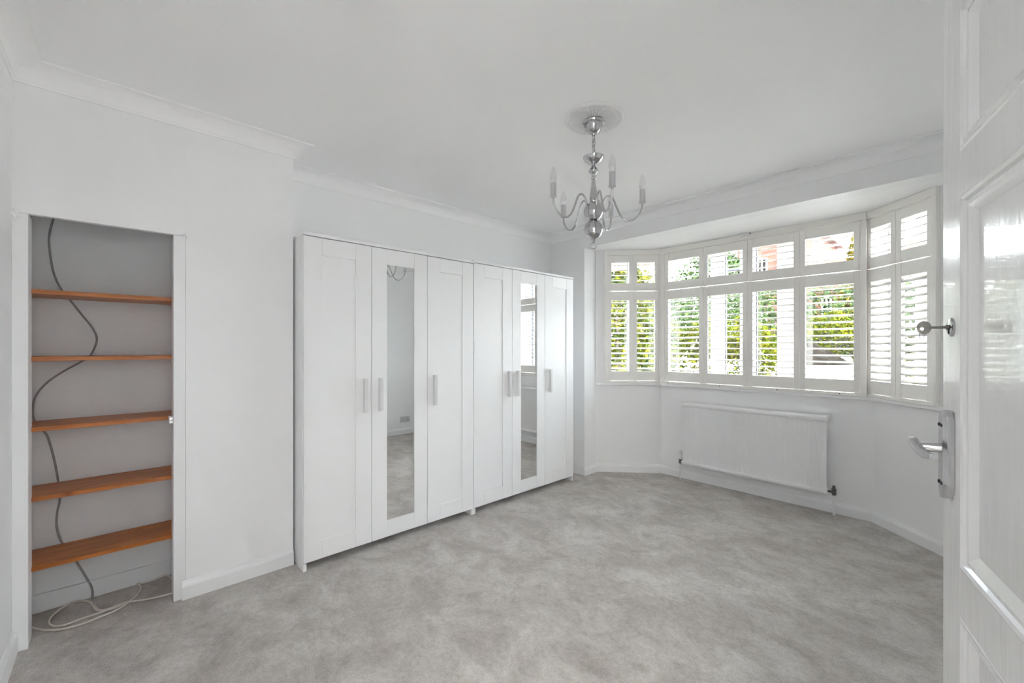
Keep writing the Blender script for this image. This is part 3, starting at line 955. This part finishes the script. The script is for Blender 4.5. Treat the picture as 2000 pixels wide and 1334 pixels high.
# key in the lock
kp = MW[r.name] @ Vector((DW - KS, 0.006, KZ))
k = thing('key', tuple(kp), math.pi / 2 + DD, 'old nickel key standing in the door lock', 'key')
obj('shaft', tube(B(), [(0, 0.0, 0), (0, 0.026, 0)], 0.0026, 12), KEYM, k, local=True, smooth='angle')
obj('collar', tube(B(), [(0, 0.0, 0), (0, 0.003, 0)], 0.0050, 12), KEYM, k, local=True, smooth='angle')
bm = B()
nn = 28
def oval(rx, rz, cy, y_off=0.0): return [(cy + rx * math.cos(2 * math.pi * i / nn), y_off + rz * math.sin(2 * math.pi * i / nn)) for i in range(nn)]
o1, o2 = oval(0.0110, 0.0135, 0.0345), oval(0.0030, 0.0040, 0.0375, -0.002)
vs = []
for t_ in (-0.0013, 0.0013):
    vs.append(([bm.verts.new((t_, y, z_)) for y, z_ in o1], [bm.verts.new((t_, y, z_)) for y, z_ in o2]))
for i in range(nn):
    j = (i + 1) % nn
    bm.faces.new((vs[0][0][i], vs[0][0][j], vs[1][0][j], vs[1][0][i]))
    bm.faces.new((vs[0][1][i], vs[0][1][j], vs[1][1][j], vs[1][1][i]))
    for q in (0, 1): bm.faces.new((vs[q][0][i], vs[q][0][j], vs[q][1][j], vs[q][1][i]))
obj('bow', bm, KEYM, k, local=True)
pts = [(0.0, 0.0375 + 0.0036 * math.cos(a), -0.0140 + 0.0105 * math.sin(a)) for a in [2 * math.pi * i / 24 for i in range(24)]]
obj('key_ring', tube(B(), pts, 0.0006, 6, closed=True), KEYM, k, local=True, smooth=True)

# ------------------------------------------------------------------ double socket on the right wall (seen in the mirror)
r = thing('wall_socket', (XR - 0.004, 3.03, 0.165), 0, 'white double power socket on the right wall, reflected in the mirror', 'socket')
pl = obj('face_plate', bx(-0.009, 0.004, -0.073, 0.073, 0.0, 0.086), SOCK, r, local=True, bevel=0.003)
for y in (-0.036, 0.036):
    obj('rocker_switch', bx(-0.0125, -0.0092, y - 0.006 + (0.022 if y > 0 else -0.022), y + 0.006 + (0.022 if y > 0 else -0.022), 0.050, 0.070), PLAST, r, local=True, bevel=0.001)
    for a, b, c, d in ((-0.004, 0.004, 0.052, 0.064), (-0.017, -0.008, 0.030, 0.036), (0.008, 0.017, 0.030, 0.036)):
        obj('socket_hole', bx(-0.0098, -0.0091, y + a, y + b, c, d), BLACK, r, local=True)

# ------------------------------------------------------------------ fill lamp added in the unseen hall behind the camera
r = thing('added_fill_lamp', (0.95, -0.70, ZC - 0.09), 0, 'round opal ceiling lamp added in the unseen hall as fill light for the bedroom', 'lamp')
obj('base', lathe(B(), [(0, 0), (0.10, 0), (0.11, -0.012), (0.11, -0.02), (0, -0.02)], 32, (0.95, -0.70, ZC)), PLAST, r, smooth='angle')
OPAL = mat('fill_lamp_glass', (0.9, 0.9, 0.9), 0.3, emit=(1.0, 0.98, 0.95), estr=2.5)
obj('shade', lathe(B(), [(0.14, -0.0205), (0.145, -0.035), (0.13, -0.062), (0.09, -0.080), (0.04, -0.088), (0, -0.090)], 32, (0.95, -0.70, ZC)), OPAL, r, smooth='angle')
ld = bpy.data.lights.new('fill_bulb', 'POINT')
ld.energy = 17.0
ld.shadow_soft_size = 0.12
ld.color = (1.0, 0.985, 0.965)
lo_ = bpy.data.objects.new('fill_bulb', ld)
col.objects.link(lo_)
lo_.location = (0, 0, -0.16)
lo_.parent = r

# ------------------------------------------------------------------ outside: front garden, drive, car, neighbours
GZ = -0.04
GRAVEL = mat('drive_concrete', (0.56, 0.54, 0.51), 0.9, color2=(0.44, 0.42, 0.39), nscale=6, bump=0.3, bscale=60)
SOIL = mat('lawn_soil', (0.10, 0.13, 0.035), 0.95, color2=(0.12, 0.085, 0.05), nscale=3, bump=0.4, bscale=30)
TAN = mat('eaves_wood', (0.1860, 0.1178, 0.0620), 0.6, noise=0.12, nscale=8)
BARK = mat('bark', (0.10, 0.075, 0.055), 0.9, noise=0.4, nscale=12, bump=0.5, bscale=40)
ROOFT = mat('clay_tile', (0.0806, 0.0341, 0.0236), 0.8, noise=0.3, nscale=10, bump=0.3, bscale=20, spec=0.05)
SLATE = mat('grey_tile', (0.0434, 0.0446, 0.0508), 0.7, noise=0.2, nscale=10, spec=0.05)
RENDERW = mat('white_render', (0.1860, 0.1798, 0.1767), 0.8, noise=0.04, nscale=4)
CARP = mat('car_white', (0.72, 0.73, 0.74), 0.2, coat=0.6, noise=0.01)
CARG = mat('car_glass', (0.011, 0.0095, 0.008), 0.25, spec=0.0, noise=0.6, nscale=9, ior=1.02)
TYRE = mat('tyre', (0.02, 0.02, 0.02), 0.8, noise=0.2)
LAMP = mat('headlamp', (0.35, 0.40, 0.50), 0.08, noise=0.1, spec=0.8)
def brick_mat(name, c1, c2, mortar, scale):
    m = bpy.data.materials.new(name)
    m.use_nodes = True
    nt = m.node_tree
    b = nt.nodes['Principled BSDF']
    b.inputs['Roughness'].default_value = 0.9
    b.inputs['Specular IOR Level'].default_value = 0.05
    tc = nt.nodes.new('ShaderNodeTexCoord')
    mp = nt.nodes.new('ShaderNodeMapping')
    mp.inputs['Rotation'].default_value = (math.radians(90), 0, 0)
    bt = nt.nodes.new('ShaderNodeTexBrick')
    bt.inputs['Color1'].default_value = (*c1, 1)
    bt.inputs['Color2'].default_value = (*c2, 1)
    bt.inputs['Mortar'].default_value = (*mortar, 1)
    bt.inputs['Scale'].default_value = scale
    nt.links.new(tc.outputs['Object'], mp.inputs['Vector'])
    nt.links.new(mp.outputs['Vector'], bt.inputs['Vector'])
    nt.links.new(bt.outputs['Color'], b.inputs['Base Color'])
    return m
BRICK = brick_mat('red_brick', (0.0806, 0.0310, 0.0198), (0.0620, 0.0223, 0.0149), (0.0806, 0.0620, 0.0527), 4.0)

obj('lawn', bx(-16, 10, 4.10, 40, GZ - 0.2, GZ), SOIL, label='rough lawn and soil of the front garden outside', cat='lawn', kind='structure', origin=(0, 0, 0))
obj('driveway', bx(-6.0, 6.5, 5.0, 12.0, GZ, GZ + 0.015), GRAVEL, label='pale concrete drive under the parked car, widened under the shrubs to bounce daylight indoors', cat='driveway', kind='structure', origin=(0, 0, GZ))  # drive spread over the lawn and kept pale to throw light onto the ceiling

obj('bounce_path', bx(-6.0, 6.5, 4.22, 4.999, GZ, GZ + 0.015), mat('bounce_paving', (0.60, 0.58, 0.54), 0.85, noise=0.12, nscale=5), label='unseen pale paving added along the house front to bounce daylight into the bay', cat='path', kind='structure', origin=(0, 0, GZ))  # out of sight, added as a reflector that brightens the bay soffit

# eaves of the house outside the angled windows
r = thing('eaves', (-1.25, 4.16, 2.125), 0, 'tan wooden eaves board outside above the angled windows', 'eaves', kind='structure')
obj('fascia', bx(-7, -2.27, 4.165, 4.19, 2.125, 2.33), TAN, r)
obj('fascia', bx(-0.24, 4.5, 4.165, 4.19, 2.125, 2.33), TAN, r)
obj('soffit_board', bx(-7, -2.78, 3.47, 4.164, 2.19, 2.21), TAN, r)
obj('soffit_board', bx(0.27, 4.5, 3.47, 4.164, 2.19, 2.21), TAN, r)

def leaf_mat(name, cols):
    m = bpy.data.materials.new(name)
    m.use_nodes = True
    nt = m.node_tree
    b = nt.nodes['Principled BSDF']
    b.inputs['Roughness'].default_value = 0.85
    b.inputs['Specular IOR Level'].default_value = 0.03
    tc = nt.nodes.new('ShaderNodeTexCoord')
    n = nt.nodes.new('ShaderNodeTexNoise')
    n.inputs['Scale'].default_value = 7.0
    n.inputs['Detail'].default_value = 5
    cr = nt.nodes.new('ShaderNodeValToRGB')
    e = cr.color_ramp.elements
    e[0].position, e[0].color = 0.34, (*cols[0], 1)
    e[1].position, e[1].color = 0.66, (*cols[-1], 1)
    for i, c in enumerate(cols[1:-1]):
        q = e.new(0.34 + 0.32 * (i + 1) / (len(cols) - 1))
        q.color = (*c, 1)
    nt.links.new(tc.outputs['Object'], n.inputs['Vector'])
    nt.links.new(n.outputs['Fac'], cr.inputs['Fac'])
    nt.links.new(cr.outputs['Color'], b.inputs['Base Color'])
    return m
L_MIX = leaf_mat('leaf_mixed', [(0.0037, 0.0087, 0.0019), (0.0186, 0.0310, 0.0025), (0.0589, 0.0620, 0.0037), (0.0806, 0.0651, 0.0124)])
L_HEDGE = leaf_mat('leaf_hedge', [(0.0161, 0.0279, 0.0019), (0.0496, 0.0595, 0.0025), (0.0775, 0.0682, 0.0050)])
L_GREEN = leaf_mat('leaf_green', [(0.0074, 0.0186, 0.0062), (0.0217, 0.0403, 0.0112), (0.0403, 0.0589, 0.0136)])
L_YEL = leaf_mat('leaf_yellow', [(0.0186, 0.0174, 0.0019), (0.0744, 0.0527, 0.0025), (0.0930, 0.0651, 0.0037)])
L_BROWN = leaf_mat('leaf_brown', [(0.0217, 0.0112, 0.0050), (0.0589, 0.0310, 0.0136), (0.0682, 0.0465, 0.0136)])

def foliage(cx, cy, z0, z1, rx, ry, n, size, shape, seed, lump=0.22):
    """leaves as small folded diamonds scattered over a lumpy volume"""
    q = random.Random(seed)
    vs, fs = [], []
    ph = [q.uniform(0, 6.28) for _ in range(6)]
    H = z1 - z0
    for _ in range(n):
        t = q.random()
        a = q.uniform(0, 2 * math.pi)
        if shape == 'cone': prof = max(0.03, (1 - t) ** 0.8)
        elif shape == 'box': prof = 1.0 if t < 0.93 else 0.9
        elif shape == 'crown': prof = math.sqrt(max(0.02, 1 - (2 * t - 1) ** 2))
        else: prof = math.sqrt(max(0.02, 1 - (max(0, t - 0.35) / 0.65) ** 2)) * (0.85 + 0.15 * min(1, t / 0.3))
        k = 1 + lump * (math.sin(3 * a + ph[0] + 5 * t) * 0.5 + math.sin(5 * a + ph[1] - 9 * t) * 0.3 + math.sin(2 * a + 13 * t + ph[2]) * 0.3)
        d = prof * k * (1 - 0.45 * q.random() ** 1.6)
        if shape == 'box':
            m_ = max(abs(math.cos(a)), abs(math.sin(a)))
            px_, py_ = math.cos(a) / m_ * rx * d, math.sin(a) / m_ * ry * d
        else:
            px_, py_ = math.cos(a) * rx * d, math.sin(a) * ry * d
        p = Vector((px_, py_, t * H * (1 + 0.06 * math.sin(4 * a + ph[3]))))
        u = Vector((q.gauss(0, 1), q.gauss(0, 1), q.gauss(0, 0.7))).normalized()
        w = u.cross(Vector((q.gauss(0, 1), q.gauss(0, 1), q.gauss(0, 1)))).normalized()
        s = size * q.uniform(0.6, 1.3)
        nrm = u.cross(w) * s * 0.18
        i = len(vs)
        vs += [p - u * s, p + w * s * 0.45 + nrm, p + u * s, p - w * s * 0.45 + nrm]
        fs += [(i, i + 1, i + 2), (i, i + 2, i + 3)]
    me = bpy.data.meshes.new('foliage')
    me.from_pydata([tuple(v) for v in vs], [], fs)
    return me
def plant(name, label, cat, cx, cy, z1, rx, ry, n, size, shape, m, seed, z0=GZ + 0.05, group=None, trunk=0.05):
    r = thing(name, (cx, cy, GZ), 0, label, cat, group)
    me = foliage(cx, cy, z0, z1, rx, ry, n, size, shape, seed)
    me.materials.append(m)
    o = bpy.data.objects.new('foliage', me)
    col.objects.link(o)
    o.parent = r
    o.location = (0, 0, z0 - GZ)
    o['kind'] = 'stuff'
    top = GZ + (z1 - GZ) * 0.75
    q = random.Random(seed + 99)
    obj('stem', tube(B(), [(cx, cy, GZ), (cx + q.uniform(-.05, .05), cy, (GZ + top) / 2), (cx + q.uniform(-.1, .1), cy, top)], [trunk, trunk * 0.7, trunk * 0.3], 7), BARK, r)
    return r
plant('shrub', 'tall loose green and yellow shrub outside the left angled window', 'shrub', -3.60, 5.55, 2.55, 0.85, 0.48, 9000, 0.045, 'bush', L_MIX, 11, group='shrubs in the front garden')
plant('shrub', 'tall yellow green shrub filling the view between left and front windows', 'shrub', -4.70, 7.15, 2.75, 1.00, 0.75, 8000, 0.05, 'bush', L_MIX, 12, group='shrubs in the front garden')
plant('shrub', 'lower dark leaved shrub close outside the corner of the bay', 'shrub', -2.30, 5.55, 0.85, 0.40, 0.34, 5000, 0.035, 'bush', L_GREEN, 13, group='shrubs in the front garden')
plant('shrub', 'autumn brown low shrub at the foot of the clipped hedge', 'shrub', -1.55, 5.85, 0.72, 0.36, 0.26, 5000, 0.03, 'bush', L_BROWN, 14, group='shrubs in the front garden')
plant('clipped_hedge', 'clipped yellow green hedge in front of the parked car', 'hedge', -2.62, 6.55, 1.60, 0.86, 0.24, 18000, 0.028, 'box', L_HEDGE, 15)
plant('conifer', 'golden yellow conifer beyond the car near the roofs', 'tree', -2.05, 14.8, 4.2, 0.80, 0.8, 9000, 0.06, 'cone', L_YEL, 16)
plant('boundary_hedge', 'long dark green hedge behind the car across the road', 'hedge', -3.6, 13.3, 2.85, 4.2, 0.45, 17000, 0.07, 'box', L_GREEN, 17)
plant('golden_shrub', 'rounded golden shrub behind the roof of the car', 'shrub', -1.9, 11.75, 1.95, 1.15, 0.6, 9000, 0.045, 'bush', L_HEDGE, 18, group='shrubs across the drive')
plant('dark_hedge', 'low dark hedge directly behind the car roof', 'hedge', -1.6, 10.6, 1.48, 1.7, 0.25, 8000, 0.04, 'box', leaf_mat('leaf_dark', [(0.008, 0.010, 0.006), (0.02, 0.02, 0.012), (0.03, 0.032, 0.015)]), 19)
plant('broad_tree', 'tall green tree behind the hedges left of the brick house', 'tree', -7.6, 19.6, 5.3, 2.1, 1.6, 9000, 0.10, 'crown', L_GREEN, 20, z0=1.0, group='trees beyond the garden', trunk=0.14)
plant('broad_tree', 'yellow green tree beyond the shrubs at the left', 'tree', -12.6, 17.0, 4.9, 1.9, 1.5, 8000, 0.09, 'crown', L_MIX, 21, z0=0.8, group='trees beyond the garden', trunk=0.14)

# bare tree whose branches cross the sky
r = thing('bare_tree', (-8.6, 15.4, GZ), 0, 'leafless brown tree with crooked branches against the sky', 'tree')
obj('trunk', tube(B(), [(-8.6, 15.4, GZ), (-8.5, 15.4, 1.2), (-8.4, 15.4, 2.4), (-8.2, 15.4, 3.3)], [0.12, 0.10, 0.08, 0.05], 8), BARK, r)
q = random.Random(5)
for i in range(12):
    z = 1.9 + 0.12 * i
    a = q.uniform(0, 6.28)
    Lb = q.uniform(0.8, 1.8)
    p0 = Vector((-8.4 + 0.1 * (z - 2.4), 15.4, z))
    p1 = p0 + Vector((math.cos(a) * Lb * 0.5, math.sin(a) * Lb * 0.5, 0.35))
    p2 = p0 + Vector((math.cos(a + 0.4) * Lb, math.sin(a + 0.4) * Lb, 0.30 + q.uniform(-0.2, 0.7)))
    obj('branch', tube(B(), [p0, p1, p2], [0.045, 0.03, 0.010], 6), BARK, r)
# street lamp
r = thing('street_lamp', (-5.55, 14.4, GZ), 0, 'slim grey street lamp with a curved neck beyond the garden', 'street lamp')
obj('post', tube(B(), [(-5.55, 14.4, GZ), (-5.55, 14.4, 2.6), (-5.55, 14.4, 3.3)], [0.06, 0.045, 0.04], 10), SLATE, r)
obj('neck', tube(B(), [(-5.55, 14.4, 3.3), (-5.50, 14.4, 3.55), (-5.30, 14.4, 3.68), (-5.05, 14.4, 3.72)], 0.03, 8, smooth_n=4), SLATE, r)
obj('lantern', bx(-5.15, -4.75, 14.3, 14.5, 3.68, 3.78), SLATE, r, bevel=0.03)

# neighbouring houses
def house(name, label, x0, x1, y0, y1, zw, zr, wallm, roofm, wins, chim=None, ridge='x'):
    r = thing(name, ((x0 + x1) / 2, (y0 + y1) / 2, GZ), 0, label, 'house', 'houses across the road')
    w = obj('wall', bx(x0, x1, y0, y1, GZ, zw), wallm, r)
    bm = B()
    e = 0.35
    if ridge == 'x':
        ym = (y0 + y1) / 2
        pts = [(x0 - e, y0 - e, zw), (x1 + e, y0 - e, zw), (x1 + e, y1 + e, zw), (x0 - e, y1 + e, zw), (x0 - e + 0.6, ym, zr), (x1 + e - 0.6, ym, zr)]
        V = [bm.verts.new(p) for p in pts]
        for f in ((0, 1, 5, 4), (1, 2, 5), (2, 3, 4, 5), (3, 0, 4), (3, 2, 1, 0)): bm.faces.new([V[i] for i in f])
    else:
        xm = (x0 + x1) / 2
        pts = [(x0 - e, y0 - e, zw), (x1 + e, y0 - e, zw), (x1 + e, y1 + e, zw), (x0 - e, y1 + e, zw), (xm, y0 - e, zr), (xm, y1 + e, zr)]
        V = [bm.verts.new(p) for p in pts]
        for f in ((0, 1, 4), (1, 2, 5, 4), (2, 3, 5), (3, 0, 4, 5), (3, 2, 1, 0)): bm.faces.new([V[i] for i in f])
    obj('roof', bm, roofm, r)
    for a, b, c, d in wins:
        wn_ = obj('window', bx(a, b, y0 - 0.06, y0 + 0.02, c, d), UPVC, r)
        n_ = 2
        for i in range(n_):
            p0 = a + 0.08 + (b - a - 0.08) * i / n_
            obj('pane', bx(p0, a + (b - a - 0.08) * (i + 1) / n_, y0 - 0.07, y0 - 0.061, c + 0.08, d - 0.08), CARG, wn_)
    if chim:
        a, b, c, d = chim
        ch = obj('chimney', bx(a, b, y0 + 0.6, y0 + 1.5, c, d), BRICK, r)
        for i in range(2):
            obj('chimney_pot', lathe(B(), [(0, 0), (0.13, 0), (0.11, 0.4), (0, 0.4)], 12, (a + (b - a) * (0.3 + 0.4 * i), y0 + 1.0, d)), ROOFT, ch)
    return r
def xat(px_, Y):
    s_, c_ = math.sin(YAW), math.cos(YAW)
    k_ = (px_ - 1000) / FPX
    return Y * (-s_ + c_ * k_) / (c_ + s_ * k_)
Y1 = 30.0
house('brick_house', 'red brick house with white framed windows across the road', xat(1440, Y1), xat(1587, Y1), Y1, Y1 + 7, 8.2, 10.5, BRICK, ROOFT,
      [(xat(1479, Y1), xat(1499, Y1), 5.3, 6.9), (xat(1520, Y1), xat(1548, Y1), 5.3, 6.9), (xat(1479, Y1), xat(1499, Y1), 1.6, 3.4)], (xat(1572, Y1), xat(1586, Y1), 8.0, 11.0))
house('bungalow', 'low brick bungalow with a clay tiled roof right of the brick house', xat(1592, 26.0), xat(1660, 26.0), 26.0, 32.0, 4.6, 6.2, BRICK, ROOFT, [(xat(1605, 26), xat(1625, 26), 2.2, 3.8)])
house('far_house', 'pale house with orange tiled roof seen past the right shutters', xat(1712, 22.0), xat(1830, 22.0), 22.0, 28.0, 4.1, 6.0, RENDERW, ROOFT, [(xat(1725, 22), xat(1740, 22), 1.6, 3.2), (xat(1775, 22), xat(1800, 22), 1.6, 3.2)], (xat(1735, 22), xat(1746, 22), 5.0, 7.0))

# white car on the drive
CA = math.radians(-32)          # heading: nose towards +x and the house
r = thing('car', (-2.38, 8.62, GZ + 0.02), CA, 'white hatchback car parked on the drive outside', 'car')
def cbox(nm, bm, m, parent=r, **k): return obj(nm, bm, m, parent, local=parent is r, **k)
def loft(secs):
    bm = B(); rings = []
    for x, pts in secs: rings.append([bm.verts.new((x, y, z)) for y, z in pts])
    bm.faces.new(rings[0]); bm.faces.new(rings[-1][::-1])
    for a, b in zip(rings, rings[1:]):
        n = len(a)
        for i in range(n): bm.faces.new((a[i], a[(i + 1) % n], b[(i + 1) % n], b[i]))
    return bm
def sec(w, z0, z1): return [(-w * 0.92, z0), (w * 0.92, z0), (w, z0 + 0.2), (w, z1 - 0.12), (w * 0.90, z1), (-w * 0.90, z1), (-w, z1 - 0.12), (-w, z0 + 0.2)]
cbox('body', loft([(-1.95, sec(0.74, 0.30, 0.85)), (-1.80, sec(0.82, 0.22, 0.98)), (-0.9, sec(0.86, 0.20, 1.00)), (0.55, sec(0.86, 0.20, 0.99)), (1.05, sec(0.85, 0.20, 0.96)), (1.65, sec(0.80, 0.20, 0.84)), (1.98, sec(0.68, 0.26, 0.66))]), CARP, bevel=0.05, bseg=3, smooth='angle')
gh = [(-1.75, 0.985, 0.72), (-1.30, 1.46, 0.60), (-0.05, 1.49, 0.60), (0.98, 0.955, 0.74)]
bm = B()
V = []
for x, z, w in gh: V.append((bm.verts.new((x, -w, z)), bm.verts.new((x, w, z))))
for a, b in zip(V, V[1:]): bm.faces.new((a[0], b[0], b[1], a[1]))
bm.faces.new([v[0] for v in V]); bm.faces.new([v[1] for v in V][::-1]); bm.faces.new((V[0][0], V[0][1], V[-1][1], V[-1][0]))
cbox('cabin', bm, CARP, bevel=0.03, bseg=3)
def quad(pts, th):
    bm = B()
    a = [Vector(p) for p in pts]
    nrm = (a[1] - a[0]).cross(a[3] - a[0]).normalized() * th
    lo = [bm.verts.new(p) for p in a]; hi = [bm.verts.new(p + nrm) for p in a]
    bm.faces.new(lo); bm.faces.new(hi[::-1])
    n = len(a)
    for i in range(n): bm.faces.new((lo[i], lo[(i + 1) % n], hi[(i + 1) % n], hi[i]))
    return bm
cbox('windscreen', quad([(0.94, -0.66, 0.985), (0.94, 0.66, 0.985), (0.50, 0.66, 1.215), (0.06, 0.54, 1.455), (0.0, 0.40, 1.480), (0.0, -0.40, 1.480), (0.06, -0.54, 1.455), (0.50, -0.66, 1.215)], 0.012), CARG)
for s in (-1, 1):
    cbox('side_window', quad([(0.72, s * 0.725, 1.03), (-0.02, s * 0.632, 1.44), (-1.22, s * 0.632, 1.41), (-1.50, s * 0.715, 1.03)], s * 0.010), CARG)
    m = cbox('door_mirror', bx(0.52, 0.66, *(sorted((s * 0.84, s * 1.00))), 0.96, 1.10), CARP, bevel=0.03)
    cbox('headlamp', bx(1.72, 1.93, *(sorted((s * 0.42, s * 0.70))), 0.60, 0.74), LAMP, bevel=0.04)
    for x in (-1.25, 1.30):
        bm = lathe(B(), [(0, -0.10), (0.20, -0.10), (0.31, -0.09), (0.32, 0), (0.31, 0.09), (0.20, 0.10), (0, 0.10)], 24); rot90(bm, 'X', 90); move(bm, (x, s * 0.80, 0.32))
        wh = cbox('wheel', bm, TYRE, smooth='angle')
cbox('number_plate', bx(1.99, 2.0, -0.26, 0.26, 0.40, 0.50), PLAST)
